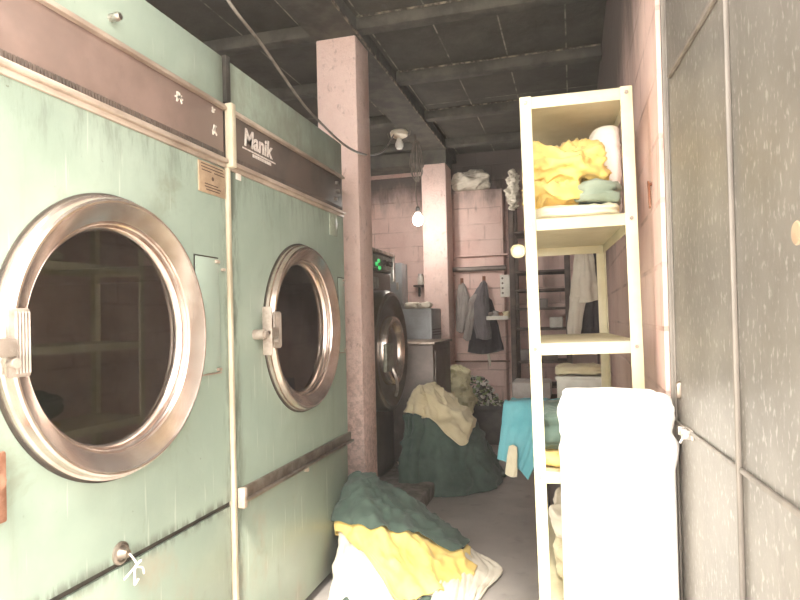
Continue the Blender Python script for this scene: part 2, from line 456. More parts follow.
# chipped plaster arris along each joist
n_ = 1
for yj in (3.05, 4.08, 5.1, 6.15):
    tag(MB().box((-1.4, yj - .012, SL - .012), (XR - .01, yj, SL), .003).build('trim_%d' % n_, M['edge']), kind='structure'); n_ += 1
tag(MB().box((-1.408, 3.0, BB - .006), (-1.398, 7.2, BB + .012)).build('trim_%d' % n_, M['edge']), kind='structure'); n_ += 1
# concrete plinth under the washer
struct('plinth', (-2.5, 4.45, 0), (-1.12, 5.62, .12), M['stone'], .015)

# ------------------------------------------------------------------ dryers
FX = -1.33
AX = Matrix(((0, 0, 1, 0), (1, 0, 0, 0), (0, 1, 0, 0), (0, 0, 0, 1)))   # local z -> world x, local x -> world y
def rect_hole(y0, y1, z0, z1, cy, cz, r, x0, x1, n=96):
    mb = MB()
    angs = sorted([2 * pi * i / n for i in range(n)] + [math.atan2(b - cz, a - cy) % (2 * pi) for a in (y0, y1) for b in (z0, z1)])
    def edge(a):
        c_, s_ = cos(a), sin(a)
        t = min(((y1 - cy) / c_ if c_ > 1e-9 else (y0 - cy) / c_ if c_ < -1e-9 else 1e9), ((z1 - cz) / s_ if s_ > 1e-9 else (z0 - cz) / s_ if s_ < -1e-9 else 1e9))
        return cy + c_ * t, cz + s_ * t
    loops = []
    for x in (x0, x1):
        loops.append([mb.bm.verts.new((x, *edge(a))) for a in angs])
        loops.append([mb.bm.verts.new((x, cy + r * cos(a), cz + r * sin(a))) for a in angs])
    N = len(angs); o0, i0, o1, i1 = loops
    for A, B in ((o0, i0), (i1, o1), (i0, i1), (o1, o0)):
        for j in range(N): mb.bm.faces.new((A[j], A[(j + 1) % N], B[(j + 1) % N], B[j]))
    return mb

def text_mesh(name, body, size, mat, parent, origin, ydir, zdir, shear=0, offset=0, extr=.001):
    cu = bpy.data.curves.new(name, 'FONT'); cu.body = body; cu.size = size; cu.shear = shear; cu.offset = offset; cu.extrude = extr
    t = bpy.data.objects.new(name + '_tmp', cu); COL.objects.link(t)
    dg = bpy.context.evaluated_depsgraph_get()
    me = bpy.data.meshes.new_from_object(t.evaluated_get(dg))
    bpy.data.objects.remove(t); bpy.data.curves.remove(cu)
    me.name = name
    X = Vector(ydir).normalized(); Y = Vector(zdir).normalized(); Z = X.cross(Y)
    m = Matrix((X, Y, Z)).transposed().to_4x4(); m.translation = Vector(origin)
    me.transform(W[parent.name].inverted() @ m)
    me.materials.clear(); me.materials.append(mat)
    o = bpy.data.objects.new(name, me); COL.objects.link(o); o.parent = parent; W[o.name] = W[parent.name]
    return o

DZ = 1.417
def dryer(y0, y1, cy, far, label):
    if far: y0 = 2.222
    t = thing('tumble_dryer', ((FX - 1.2) / 1 + .6, (y0 + y1) / 2, 0), label, 'dryer', 'green tumble dryers')
    mint_ = M['mint']
    xb = FX - 1.25
    b = MB()
    b.box((xb, y0, .05), (FX - .02, y0 + .015, 2.52)); b.box((xb, y1 - .015, .05), (FX - .02, y1, 2.52))
    b.box((xb, y0 + .015, 2.505), (FX - .02, y1 - .015, 2.52)); b.box((xb, y0 + .015, .05), (xb + .015, y1 - .015, 2.505))
    b.build('cabinet', M['mint_dull'], t)
    MB().box((xb + .05, y0 + .04, 0), (FX - .05, y1 - .04, .05)).build('base', M['grime_shade'], t)
    MB().box((FX - .02, y0, 2.325), (FX, y1 - .004, 2.52), .004).build('top_panel', mint_, t)
    MB().box((FX - .02, y0, 2.105), (FX - .002, y1 - .004, 2.315), .002).build('control_band', M['band_dark'] if far else M['band'], t)
    u = MB(); u.box((FX - .02, y0, 2.305), (FX + .018, y1 - .002, 2.318), .003); u.box((FX - .02, y0, 2.318), (FX + .008, y1 - .002, 2.327), .002)
    u.build('upper_trim', M['trim'], t)
    l = MB(); l.box((FX - .02, y0, 2.088), (FX + .02, y1 - .002, 2.106), .004); l.box((FX - .02, y0, 2.07), (FX + .008, y1 - .002, 2.088), .002)
    l.build('lower_trim', M['trim'], t)
    rb = MB()
    for i in range(int((y1 - y0) / .012)):
        rb.box((FX - .004, y0 + .012 * i, 2.108), (FX + .003, y0 + .012 * i + .007, 2.132))
    rb.build('ribbed_strip', M['band_dark'], t)
    dp = rect_hole(y0, y1 - .004, .742, 2.069, cy, DZ, .385, FX - .02, FX).build('door_panel', mint_, t)
    MB().box((FX - .025, y0, .722), (FX - .012, y1, .742)).build('seam', M['grime_shade'], t)
    MB().box((FX - .02, y0, .05), (FX - .003, y1 - .004, .722), .004).build('lower_panel', M['mint'] if not far else M['mint_dull'], t)
    # drum seen through the glass
    mx = Matrix.Translation((FX, cy, DZ)) @ AX
    dr = MB(); dr.lathe([(.384, -.032), (.384, -.05), (.50, -.07), (.50, -.85), (0, -.85)], mx, 64)
    for i in range(4):
        a = 2 * pi * i / 4 + .5
        p = mx @ Vector((.47 * cos(a), .47 * sin(a), -.1)); q = mx @ Vector((.47 * cos(a), .47 * sin(a), -.8)); dr.cyl(p, q, .03, 10)
    dr.build('drum', M['drum'], t)
    # door ring
    d = MB().lathe([(.380, -.015), (.415, -.004), (.420, .004), (.420, .022), (.413, .026), (.411, .034), (.408, .046), (.402, .050), (.396, .050), (.392, .046),
                    (.345, .022), (.342, .012), (.338, .015), (.334, .011), (.332, -.004), (.327, .000), (.323, -.005), (.320, -.022), (.318, -.03), (.380, -.03)], mx, 96, True)
    d = d.build('door', M['chrome'], t, smooth=30)
    MB().lathe([(0, -.024), (.3195, -.024), (.3195, -.018), (0, -.018)], mx, 96).build('door_glass', M['glass'], d)
    MB().lathe([(.416, -.004), (.427, -.002), (.427, .004), (.416, .008)], mx, 96, True).build('gasket', M['grime_shade'], d)
    # hinge at the near side of the door
    h = MB(); hy = cy - .455
    h.cyl((FX, hy - .045, DZ - .02), (FX + .05, hy - .045, DZ - .02), .022, 20)
    h.cyl((FX + .05, hy - .045, DZ - .02), (FX + .062, hy - .045, DZ - .02), .014, 16)
    h.box((FX + .03, hy - .03, DZ - .11), (FX + .075, hy - .022, DZ + .10), .002)
    h.box((FX + .045, hy - .022, DZ - .035), (FX + .07, hy + .05, DZ + .01), .006)
    h.cyl((FX + .06, hy - .03, DZ - .013), (FX + .06, hy + .05, DZ - .013), .010, 14)
    hh = h.build('hinge', M['hinge'], t)
    g = MB(); g.box((FX + .046, hy + .035, DZ - .085), (FX + .056, hy + .098, DZ + .08), .005)
    for i in range(5): g.cyl((FX + .057, hy + .056 + .009 * i, DZ - .076), (FX + .057, hy + .056 + .009 * i, DZ + .072), .0035, 6)
    g.cyl((FX + .05, hy + .043, DZ - .05), (FX + .072, hy + .043, DZ - .05), .012, 16)
    g.build('hinge_leaf', M['hinge'], hh)
    # access plate at the far side
    a0, a1 = (cy + .36, y1 - .07) if not far else (cy + .45, y1 - .02)
    zb_, zt_ = 1.262, 1.70
    MB().box((FX - .001, a0 + .046, zb_ - .004), (FX + .0015, a1 + .004, zt_ + .006)).build('plate_shadow_outline', M['grime_shade'], t)  # dark border standing in for the shadow around the plate
    ap = MB(); ap.box((FX + .002, a0 + .05, zb_), (FX + .007, a1, zt_), .003)
    ap = ap.build('access_plate', M['mint_pale'], t)
    for zz in (zb_ + .004, zt_ - .018): MB().box((FX + .006, a1 - .03, zz), (FX + .016, a1 - .004, zz + .012), .002).build('clip', M['trim'], ap)
    MB().box((FX + .0016, a0 + .05, zb_ - .006), (FX + .009, a1 + .003, zb_ - .0005)).build('lip', M['trim'], ap)
    # door catch
    MB().box((FX, y1 - .045, 1.655), (FX + .012, y1 - .03, 1.665)).build('door_catch', M['trim'], t)
    return t

d1 = dryer(.89, 2.205, 1.571, False, 'pale green industrial dryer nearest the camera, with large round chrome door and plain brown band')
d2 = dryer(2.22, 3.53, 2.915, True, 'pale green industrial dryer next to the pink pillar, with white lettering on its dark band')
# details of the near dryer
p = onx(110, 18, FX)
kb = MB(); kb.cyl((FX, p.y, p.z), (FX + .012, p.y, p.z), .012, 16); kb.lathe([(0, .04), (.010, .038), (.014, .028), (.012, .014), (.008, .01), (0, .01)], Matrix.Translation((FX, p.y, p.z)) @ AX, 20)
kb.build('knob', M['bright_steel'], d1)
def star(mb, px, py, s, n=5):
    c = onx(px, py, FX)
    for i in range(n):
        a = random.uniform(0, pi); L = s * random.uniform(.5, 1)
        m = Matrix.Translation((FX, c.y + random.uniform(-s, s) * .3, c.z + random.uniform(-s, s) * .3)) @ Matrix.Rotation(a, 4, 'X')
        mb.box((.0, -L, -.003), (.003, L, .003), 0, m)
for (px, py, s, n) in ((178, 96, .02, 4), (180, 98, .02, 3), (213, 110, .016, 3), (214, 130, .024, 4)):
    mb = MB(); star(mb, px, py, s, n); mb.build('paint_scrap', M['scrap'], d1)
mb = MB()
q0, q1 = onx(197.5, 172, FX), onx(224, 172, FX)
zt, zb = 2.062, 1.945
mb.box((FX, q0.y, zb), (FX + .006, q1.y, zt), .002); npl = mb.build('name_plate', M['plate'], d1)
mb = MB(); wy = q1.y - q0.y
for (f0, f1, zz) in ((.08, .9, .90), (.08, .92, .80), (.1, .45, .70), (.55, .95, .70), (.2, .7, .28), (.2, .8, .19), (.25, .75, .10)):
    mb.box((FX + .006, q0.y + wy * f0, zb + (zt - zb) * zz), (FX + .0068, q0.y + wy * f1, zb + (zt - zb) * zz + .004))
mb.lathe([(.0, .0068), (.008, .0068), (.008, .006)], Matrix.Translation((FX, (q0.y + q1.y) / 2, zb + .06)) @ AX, 12)
mb.build('printed_lines', M['ink'], npl)
kp = onx(120, 553, FX)
mb = MB(); mx = Matrix.Translation((FX, kp.y, kp.z)) @ AX
mb.lathe([(.034, 0), (.034, .006), (.026, .010), (.022, .006), (.016, .012), (.012, .03), (0, .032)], mx, 28)
lk = mb.build('latch', M['steel'], d1)
rp = onx(-3, 488, FX)
mb = MB(); mb.box((FX, rp.y - .06, rp.z - .085), (FX + .012, rp.y + .018, rp.z + .085), .006)
mb.cyl((FX + .01, rp.y - .02, rp.z + .02), (FX + .03, rp.y - .02, rp.z + .02), .02, 12)
mb.build('rusted_bracket', M['rust'], d1)
# string bow on the latch
mb = MB(); s0 = Vector((FX + .034, kp.y, kp.z))
def sp_(dx, dy, dz): return s0 + Vector((dx, dy, dz))
mb.tube([sp_(.0, 0, .0), sp_(.006, .012, -.02), sp_(.008, .02, -.04), sp_(.004, .014, -.055), sp_(.004, .018, -.085)], .0032, 6)
mb.tube([sp_(.004, .018, -.045), sp_(.012, -.015, -.05), sp_(.008, -.035, -.062)], .0032, 6)
mb.tube([sp_(.004, .018, -.045), sp_(.012, .04, -.055), sp_(.008, .052, -.078)], .0032, 6)
mb.tube([sp_(.004, .016, -.045), sp_(.014, .004, -.07), sp_(.008, .01, -.095), sp_(.014, .02, -.08)], .0032, 6)
mb.tube([sp_(.004, .018, -.045), sp_(.016, .028, -.03), sp_(.008, .036, -.036)], .0032, 6)
tag(mb.build('string', M['string']), 'white string tied in a bow on the round latch of the near dryer', 'string')
# details of the far dryer
lg = onx(242.5, 141, FX); lg2 = onx(269, 160, FX)
L_ = lg2.y - lg.y
logo = text_mesh('lettering', 'Manik', .105, M['white_print'], d2, (FX + .0005, lg.y + .01, 2.208), (0, 1, 0), (0, 0, 1), .12, .0025)
bx_ = [v.co.y for v in logo.data.vertices]
mb = MB(); mb.box((FX - .001, lg.y, 2.190), (FX + .001, lg.y + .30, 2.196)); mb.build('underline', M['white_print'], d2)
mb = MB()
for i in range(11): mb.box((FX - .001, lg.y + .085 + .016 * i, 2.172), (FX + .001, lg.y + .085 + .016 * i + .011, 2.186))
mb.build('small_lettering', M['white_print'], d2)
mb = MB(); mb.box((FX - .0, 2.206, 2.075), (FX + .035, 2.240, 2.335), .006); mb.build('end_cap', M['strip'], d2)
mb = MB(); mb.box((FX - .02, 2.2065, 2.34), (FX + .012, 2.240, 2.53), .003); mb.build('gap_filler', M['grime_shade'], d2)
mb = MB(); mb.box((FX - .02, 2.2065, .05), (FX + .012, 2.228, 2.075), .004); mb.build('edge_strip', M['strip'], d2)
mb = MB(); mb.box((FX, 2.235, .715), (FX + .03, 3.555, .728), .003); mb.box((FX - .002, 2.235, .728), (FX + .014, 3.55, .775), .004)
tb = mb.build('door_sill', M['steel'], d2)
mb = MB(); mb.box((FX + .014, 2.225, .705), (FX + .045, 2.25, .785), .004); mb.build('sill_bracket', M['trim'], tb); MB().cyl((FX, 2.9, .70), (FX + .02, 2.9, .70), .012, 12).build('stud', M['trim'], tb)
q = onx(237, 175, FX); mb = MB(); mb.box((FX, q.y - .012, q.z - .02), (FX + .004, q.y + .028, q.z + .02), .002); mb.build('paint_scrap', M['scrap'], d2)
q = onx(333, 222, FX); mb = MB(); mb.box((FX, q.y - .06, q.z - .08), (FX + .003, q.y + .06, q.z + .08), .001); mb.build('sticker', M['sticker'], d2)
q = onx(332, 190, FX - .01)
for (px, py) in ((336, 183), (337, 191), (335, 199)):
    q = onx(px, py, FX); MB().cyl((FX - .002, q.y, q.z), (FX + .014, q.y, q.z), .011, 12).build('button', M['bright_steel'], d2)

# ------------------------------------------------------------------ gate (open leaf at the right)
GA = Vector((.292, 2.05, 0)); GD = Vector((.058, -1, 0)).normalized(); GN = Vector((-1, -.058, 0)).normalized()
gm = Matrix((GD, -GN, Vector((0, 0, 1)))).transposed()       # local x along leaf, -y towards corridor, z up
gate = thing('gate', GA, 'tall open grey sheet metal gate leaf along the right side of the doorway', 'gate', rot=gm)
GW, GH = 1.3, 2.75
def gb(mb, x0, x1, z0, z1, y0, y1, bev=.003): return mb.box((x0, -y0, z0), (x1, -y1, z1), bev)
mb = MB(); gb(mb, 0, .014, .03, GH, -.03, .012); gb(mb, .0, .028, .03, .06, -.03, .01); gb(mb, GW - .03, GW, .03, GH, -.03, .012); gb(mb, .014, GW - .03, GH - .03, GH, -.03, .012)
mb.build('frame', M['gate_frame'], gate, world=False)
def gloc(px, py):       # leaf coordinates of a point seen on it
    d = ray(px, py); n = GN; t = (GA - CAM.translation).dot(n) / d.dot(n)
    v = CAM.translation + d * t - GA
    return v.dot(GD), v.z
xm = gloc(737, 300)[0]; zm = gloc(700, 439)[1]
mb = MB(); gb(mb, .012, GW - .02, .04, GH - .01, -.006, 0, 0); mb.build('sheet', M['gate'], gate, world=False)
mb = MB(); gb(mb, .03, .036, .04, GH, 0, .006, .002); mb.build('edge_bead', M['gate_frame'], gate, world=False)
mb = MB(); gb(mb, xm - .006, xm + .006, .04, GH, 0, .012, .004); mb.build('upright', M['gate_frame'], gate, world=False)
mb = MB(); gb(mb, .03, GW - .03, zm - .004, zm + .008, 0, .008, .003); mb.build('rail', M['gate_frame'], gate, world=False)
a_ = gloc(671, 76); b_ = gloc(716, 0)
b2 = (a_[0] + (b_[0] - a_[0]) * 1.25, a_[1] + (b_[1] - a_[1]) * 1.25)
ang = math.atan2(b2[1] - a_[1], b2[0] - a_[0]); L = math.hypot(b2[0] - a_[0], b2[1] - a_[1])
mb = MB(); mb.box((0, 0, -.008), (L, -.012, .008), .003, Matrix.Translation((a_[0], 0, a_[1])) @ Matrix.Rotation(-ang, 4, 'Y'))
mb.build('brace', M['gate_frame'], gate, world=False)
hx, hz = gloc(680, 390)
mb = MB(); mb.lathe([(0, .012), (.012, .011), (.014, .006), (.014, 0), (0, 0)], Matrix.Translation((hx + .006, 0, hz)) @ Matrix.Rotation(R(90), 4, 'X') @ Matrix.Diagonal((.8, 1.9, 1, 1)), 20)
mb.build('keyhole_plate', M['steel'], gate, world=False)
bx, bz = gloc(689, 432)
mb = MB()
mb.cyl((bx - .04, -.016, bz + .004), (bx + .07, -.016, bz - .004), .005, 10)
for dx in (-.02, .015, .045): mb.box((bx + dx - .004, 0, bz - .012), (bx + dx + .004, -.024, bz + .012), .002)
mb.box((bx - .025, 0, bz - .014), (bx + .055, -.005, bz + .014), .002)
mb.cyl((bx + .03, -.016, bz), (bx + .03, -.03, bz - .025), .004, 8)
mb.build('bolt', M['bright_steel'], gate, world=False)
rx, rz = gloc(797, 233)
mb = MB(); mb.lathe([(0, .003), (.018, .002), (.02, 0), (0, 0)], Matrix.Translation((rx, 0, rz)) @ Matrix.Rotation(R(90), 4, 'X'), 20)
mb.build('sticker', M['plate'], gate, world=False)
for zz in (.5, 2.3): MB().cyl((-.004, .02, zz), (-.004, .02, zz + .12), .012, 12).build('hinge', M['steel'], gate, world=False)

# ------------------------------------------------------------------ cream rack
rk = Matrix.Rotation(R(3.6), 3, 'Z') @ Matrix.Rotation(R(-.8), 3, 'Y')
RW, RL, RH = .375, .98, 2.215
rack = thing('storage_rack', (-.132, 2.2, .0), 'tall narrow cream metal rack with folded cloths, standing beside the gate', 'rack', rot=rk)
def rloc(p): return W[rack.name] @ Vector(p)
LV = (2.172, 1.745, 1.312, .868, .43, .05)
for (x0, sx) in ((0, 1), (RW, -1)):
    for (y0, sy) in ((0, 1), (RL, -1)):
        mb = MB()
        mb.box((x0, y0, .0), (x0 + sx * .040, y0 + sy * .003, RH), .0008)
        mb.box((x0, y0, .0), (x0 + sx * .003, y0 + sy * .040, RH), .0008)
        po = mb.build('post', M['cream'], rack, world=False)
        for z in LV:
            MB().cyl((x0 + sx * .02, y0 - .005, z + .022), (x0 + sx * .02, y0 + .004, z + .022), .0065, 10).build('bolt', M['steel'], po, world=False)
for z in LV:
    mb = MB()
    g_ = .0045
    mb.box((g_, g_, z + .038), (RW - g_, RL - g_, z + .041))
    mb.box((g_, g_, z), (RW - g_, g_ + .003, z + .041), .0008); mb.box((g_, RL - g_ - .003, z), (RW - g_, RL - g_, z + .041), .0008)
    mb.box((g_, g_ + .003, z), (g_ + .003, RL - g_ - .003, z + .041), .0008); mb.box((RW - g_ - .003, g_ + .003, z), (RW - g_, RL - g_ - .003, z + .041), .0008)
    mb.build('shelf', M['cream'], rack, world=False)
mb = MB(); mb.box((-.05, .0, 1.655), (0, .012, 1.70), .02, None, 6)
mb.build('side_bracket', M['cream'], rack, world=False)

def on_rack(x, y, lev, dz=.0415): return rloc((x, y, LV[lev] + dz))
# top load
lump('folded_cloth', on_rack(.19, .27, 1), (.31, .42, .055), M['creamcloth'], 'cream folded cloth lying at the bottom of the pile on the upper rack shelf', e=(.5, .35), amp=.007, sc=9, folds=2, fold_amp=.008, seed=2)
lump('folded_cloth', on_rack(.265, .24, 1, .097), (.165, .34, .085), M['greygreen'], 'grey green folded cloth under the yellow cloth on the upper rack shelf', e=(.5, .4), amp=.012, sc=10, folds=2, fold_amp=.012, seed=5)
lump('crumpled_cloth', on_rack(.115, .26, 1, .095), (.19, .36, .12), M['yellow'], 'smaller yellow cloth at the left of the pile on the upper rack shelf', e=(.6, .6), amp=.022, sc=9, seed=8, crease=.015, crz=.022)
lump('crumpled_cloth', on_rack(.16, .27, 1, .17), (.28, .34, .17), M['yellow'], 'large crumpled yellow cloth on top of the pile on the upper rack shelf', e=(.75, .7), amp=.03, sc=9, seed=13, crease=.03, crz=.026, tilt=Matrix.Rotation(R(9), 3, 'Y'))
lump('folded_cloth', on_rack(.307, .31, 1), (.11, .17, .375), M['linen'], 'white bundle standing at the back right of the upper rack shelf', e=(.4, .5), amp=.012, sc=7, seed=21)
# fourth level
lump('folded_cloth', on_rack(.12, .24, 3), (.19, .40, .055), M['yellow'], 'yellow folded cloth under the dark green one on the middle rack shelf', e=(.6, .4), amp=.008, sc=9, seed=31)
lump('folded_cloth', on_rack(.125, .26, 3, .098), (.205, .40, .15), M['greygreen'] if False else M['green'], 'dark green folded cloth on the yellow one on the middle rack shelf', e=(.5, .4), amp=.014, sc=8, folds=5, fold_amp=.016, seed=33, crease=.012)
# fifth level
lump('folded_cloth', on_rack(.17, .3, 4), (.22, .40, .14), M['beige'], 'beige folded cloth on the lower rack shelf behind the white bundle', e=(.55, .45), amp=.014, sc=8, folds=2, seed=35)
lump('folded_cloth', on_rack(.16, .3, 4, .185), (.18, .34, .12), M['white'], 'small white cloth on the beige one on the lower rack shelf', e=(.6, .5), amp=.02, sc=8, seed=37, crease=.01)
lump('folded_cloth', on_rack(.17, .34, 5), (.24, .42, .16), M['white'], 'white folded cloth on the bottom rack shelf', e=(.55, .45), amp=.014, sc=8, folds=3, seed=39)

# white stack between the rack and the gate
lump('linen_bundle', (.112, 2.03, 0), (.325, .22, 1.212), M['linen'], 'tall bright white linen bundle standing in front of the cream rack', 'linen bundle', rot=R(6), e=(.13, .3), amp=.009, sc=6, folds=9, fold_amp=.006, seed=41, nu=96, nv=110)

# hook on the right wall
hk = ony(652, 193, 2.3); hk = onx(652, 193, XR)
mb = MB(); mb.cyl((XR, hk.y, hk.z + .03), (XR - .012, hk.y, hk.z + .03), .006, 8)
mb.tube([(XR - .008, hk.y - .012, hk.z - .045), (XR - .01, hk.y - .014, hk.z + .02), (XR - .012, hk.y, hk.z + .04), (XR - .01, hk.y + .014, hk.z + .02), (XR - .008, hk.y + .012, hk.z - .045), (XR - .008, hk.y - .012, hk.z - .045)], .003, 6)
tag(mb.build('wall_hook', M['rust']), 'small rusty metal hasp hook on the pink wall between rack and gate', 'hook')

# ------------------------------------------------------------------ heaps of cloth
def heap_surface(base, apex, p):
    A = Vector(apex)
    def S(a, t):
        b = crlist(base, a, True)
        xy = A.xy.lerp(b.xy, t)
        return Vector((xy.x, xy.y, A.z * (1 - t ** p)))
    return S
def heap_layer(name, S, lim, off, mat, label, cat='sheet', amp=.02, fu=9, fv=1.5, seed=0, nu=170, nv=76, group=None, a0=0, a1=1, thick=.006, fine=.01, crz=.022, own=.0):
    full = abs(a1 - a0) >= .999
    rows = []
    base = [[S(a0 + (a1 - a0) * j / nu, 1e-3 + (lim(a0 + (a1 - a0) * j / nu) - 1e-3) * i / nv) for j in range(nu if full else nu + 1)] for i in range(nv + 1)]
    n_u = len(base[0])
    for i in range(nv + 1):
        row = []
        for j in range(n_u):
            a = a0 + (a1 - a0) * j / nu
            t = 1e-3 + (lim(a) - 1e-3) * i / nv
            e = 1e-2
            du = S(a + e, t) - S(a - e, t); dv = S(a, min(t + e, 1)) - S(a, max(t - e, 1e-3))
            n = dv.cross(du); n = n.normalized() if n.length > 1e-9 else Vector((0, 0, 1))
            if n.z < 0: n = -n
            s_ = 2 * pi * a
            w = Vector((cos(s_) * fu / 6, sin(s_) * fu / 6, t * fv + seed))
            f = noise.noise(w); f2 = noise.noise(w * 2.3 + Vector((3, 3, 3)))
            q = base[i][j]
            d = off + amp * min(1, t * 2.2) * (.5 + .6 * (ridge(f) - .5) + .45 * f2) + fine * noise.noise(q * 11 + Vector((seed, 0, 0))) + fine * .6 * (ridge(noise.noise(q * 16 + Vector((0, seed, 4)))) - .5)
            cz = (1 - abs(noise.noise(q * 5.5 + Vector((seed, 2, 1))) * 1.6)); cz = max(0, cz) ** 3
            cz2 = max(0, 1 - abs(noise.noise(Vector((q.x * 11, q.y * 11, q.z * 6)) + Vector((1, seed, 8))) * 1.8)) ** 3
            d += crz * (cz - .3) + crz * .5 * (cz2 - .3) + own * noise.noise(q * 9 + Vector((off * 900, 0, 5)))
            q = q + n * d
            q.z = max(q.z, .006 + off * .35)
            row.append(q)
        rows.append(row)
    mb = MB().grid(rows, full)
    o = mb.build(name, mat, None, smooth=180, solid=thick)
    return tag(o, label, cat, group)

def band(pts):      # piecewise smooth limit over the angle
    def f(a):
        a = a % 1.0
        P = pts + [(pts[0][0] + 1, pts[0][1])]
        for (x0, y0), (x1, y1) in zip(P, P[1:]):
            if x0 <= a <= x1:
                s = (a - x0) / (x1 - x0); s = s * s * (3 - 2 * s)
                return y0 + (y1 - y0) * s + .02 * noise.noise(Vector((a * 30, y0, 1)))
        return pts[0][1]
    return f
# near heap, against the pillar; base points go around from front left
b1 = [onz(337, 604, 0), onz(385, 618, 0), onz(432, 606, 0), onz(468, 584, 0), onz(464, 560, 0), onz(440, 541, 0), Vector((-1.0, 4.02, 0)), Vector((-1.26, 4.02, 0)), Vector((-1.25, 3.62, 0)), Vector((-1.215, 3.25, 0))]
ap1 = pt(356, 478, 3.72)
S1 = heap_surface(b1, ap1, 1.02)
heap_layer('sheet', S1, lambda a: 1.0, .0, M['white'], 'white sheet at the bottom of the heap beside the far dryer', amp=.05, seed=5, fu=12, fine=.014, crz=.026)
heap_layer('sheet', S1, band([(0, .5), (.07, .60), (.14, .96), (.22, .97), (.32, 1.0), (.40, .98), (.55, .7), (.8, .6), (.93, .6)]), .024, M['yellow'], 'yellow sheet in the middle of the heap beside the far dryer', amp=.05, seed=5, fu=12, fine=.014, crz=.026, own=.006)
heap_layer('sheet', S1, band([(0, .44), (.08, .46), (.16, .5), (.24, .60), (.33, .86), (.42, .97), (.55, .98), (.75, .8), (.92, .5)]), .052, M['green'], 'dark green sheet draped over the top of the heap beside the far dryer', amp=.05, seed=5, fu=12, fine=.014, crz=.026, own=.008)
def floor_cloth(name, pix, mat, label, h=.03, seed=0, amp=.02, z=0):
    ctrl = [[onz(x, y, z) + Vector((0, 0, hh)) for (x, y, hh) in r] for r in pix]
    return cloth(name, ctrl, mat, label, 'sheet', amp=amp, fu=8, fv=2, seed=seed, fine=.01, thick=.008, floor=z)
floor_cloth('sheet', [[(430, 560, .06), (450, 545, .06), (470, 556, .03)], [(440, 590, .08), (465, 572, .06), (502, 572, .01)], [(430, 618, .06), (462, 604, .05), (486, 592, .01)], [(430, 640, .02), (458, 624, .02), (476, 606, .01)]], M['white'], 'cream crumpled sheet spread on the floor in front of the yellow one', seed=3, amp=.03)
floor_cloth('cloth_strip', [[(338, 612, .05), (380, 603, .07), (440, 603, .05)], [(338, 640, .03), (385, 634, .05), (445, 630, .03)]], M['green'], 'dark green cloth edge on the floor at the very front of the near heap', seed=6, amp=.015)

# far heap beside the washer
b2 = [onz(400, 496, 0), onz(440, 497, 0), onz(474, 494, 0), onz(500, 484, 0), onz(488, 464, 0), Vector((-.68, 5.66, 0)), Vector((-1.0, 5.68, 0)), Vector((-1.28, 5.6, 0)), Vector((-1.32, 5.2, 0)), Vector((-1.25, 4.9, 0))]
ap2 = pt(420, 388, 5.35)
S2 = heap_surface(b2, ap2, 1.75)
heap_layer('sheet', S2, lambda a: 1.0, .0, M['green'], 'dark green sheet spread in the far heap beside the washer', amp=.06, seed=12, fu=14, crz=.035)
heap_layer('sheet', S2, band([(0, .45), (.1, .50), (.2, .72), (.28, .62), (.36, .45), (.5, .4), (.8, .5)]), .035, M['beige'], 'beige yellow sheet on top of the far heap beside the washer', amp=.06, seed=12, fu=14, crz=.035, own=.008)
floor_cloth('sheet', [[(398, 480, .16), (415, 472, .18), (428, 478, .14)], [(402, 488, .14), (420, 483, .15), (438, 490, .06)], [(404, 492, .13), (424, 492, .06), (442, 498, .0)]], M['beige'], 'beige sheet corner lying on the plinth at the foot of the far heap', seed=17, amp=.012)
cl_ = pt(447, 400, 7.0)
lump('patterned_cloth', (-1.25, 6.84, 0), (.30, .26, .95), M['floral'], 'patterned cream cloth heaped upright against the far pink pillar', e=(.8, .8), amp=.05, sc=6, seed=23, crease=.03)

# ------------------------------------------------------------------ washer
WX, WY, WZ = -1.46, 4.93, 1.19
ws = thing('washing_machine', (-2.0, WY, .12), 'dark industrial front-loading washer behind the near pink pillar', 'washing machine')
mb = MB(); mb.box((-2.45, WY - .46, .12), (WX - .12, WY + .46, 1.86), .03); mb.build('cabinet', M['washer'], ws)
mx = Matrix.Translation((WX, WY, WZ)) @ AX
mb = MB(); mb.lathe([(.50, -.12), (.50, -.03), (.485, .01), (.455, .02), (.43, .0), (.40, -.02), (.35, -.03), (.30, -.02), (.275, -.025)], mx, 72); mb.build('drum_front', M['darkmetal'], ws)
mb = MB(); mb.lathe([(.285, -.03), (.285, .03), (.275, .045), (.25, .05), (.235, .035), (.225, .01), (.215, -.02)], mx, 64); dd = mb.build('door', M['chrome'], ws)
mb = MB(); mb.lathe([(0, .03), (.1, .022), (.18, .005), (.218, -.02)], mx, 48); mb.build('door_glass', M['drum'], dd)
mb = MB(); mb.box((WX + .04, WY - .36, WZ - .15), (WX + .07, WY - .16, WZ + .07), .008); mb.cyl((WX + .05, WY - .19, WZ + .06), (WX + .05, WY - .19, WZ - .07), .022, 14); mb.build('hinge', M['panel'], dd)
mb = MB(); mb.tube([(WX + .06, WY - .2, WZ - .12), (WX + .09, WY - .19, WZ - .2), (WX + .09, WY - .15, WZ - .29), (WX + .06, WY - .1, WZ - .36)], .012, 8); mb.build('handle', M['bright_steel'], dd)
mb = MB(); mb.box((-2.3, WY - .44, 1.86), (WX - .10, WY + .42, 2.02), .012); cb = mb.build('control_box', M['washer'], ws)
mb = MB(); mb.box((WX - .10, WY - .43, 1.875), (WX - .085, WY + .40, 1.985), .004); mb.build('control_panel', M['panel'], cb)
mb = MB(); mb.box((WX - .12, WY - .44, 2.0), (WX - .07, WY + .43, 2.03), .006); mb.box((WX - .10, WY + .38, 1.78), (WX - .07, WY + .43, 2.0), .005); mb.build('frame', M['bright_steel'], cb)
mb = MB()
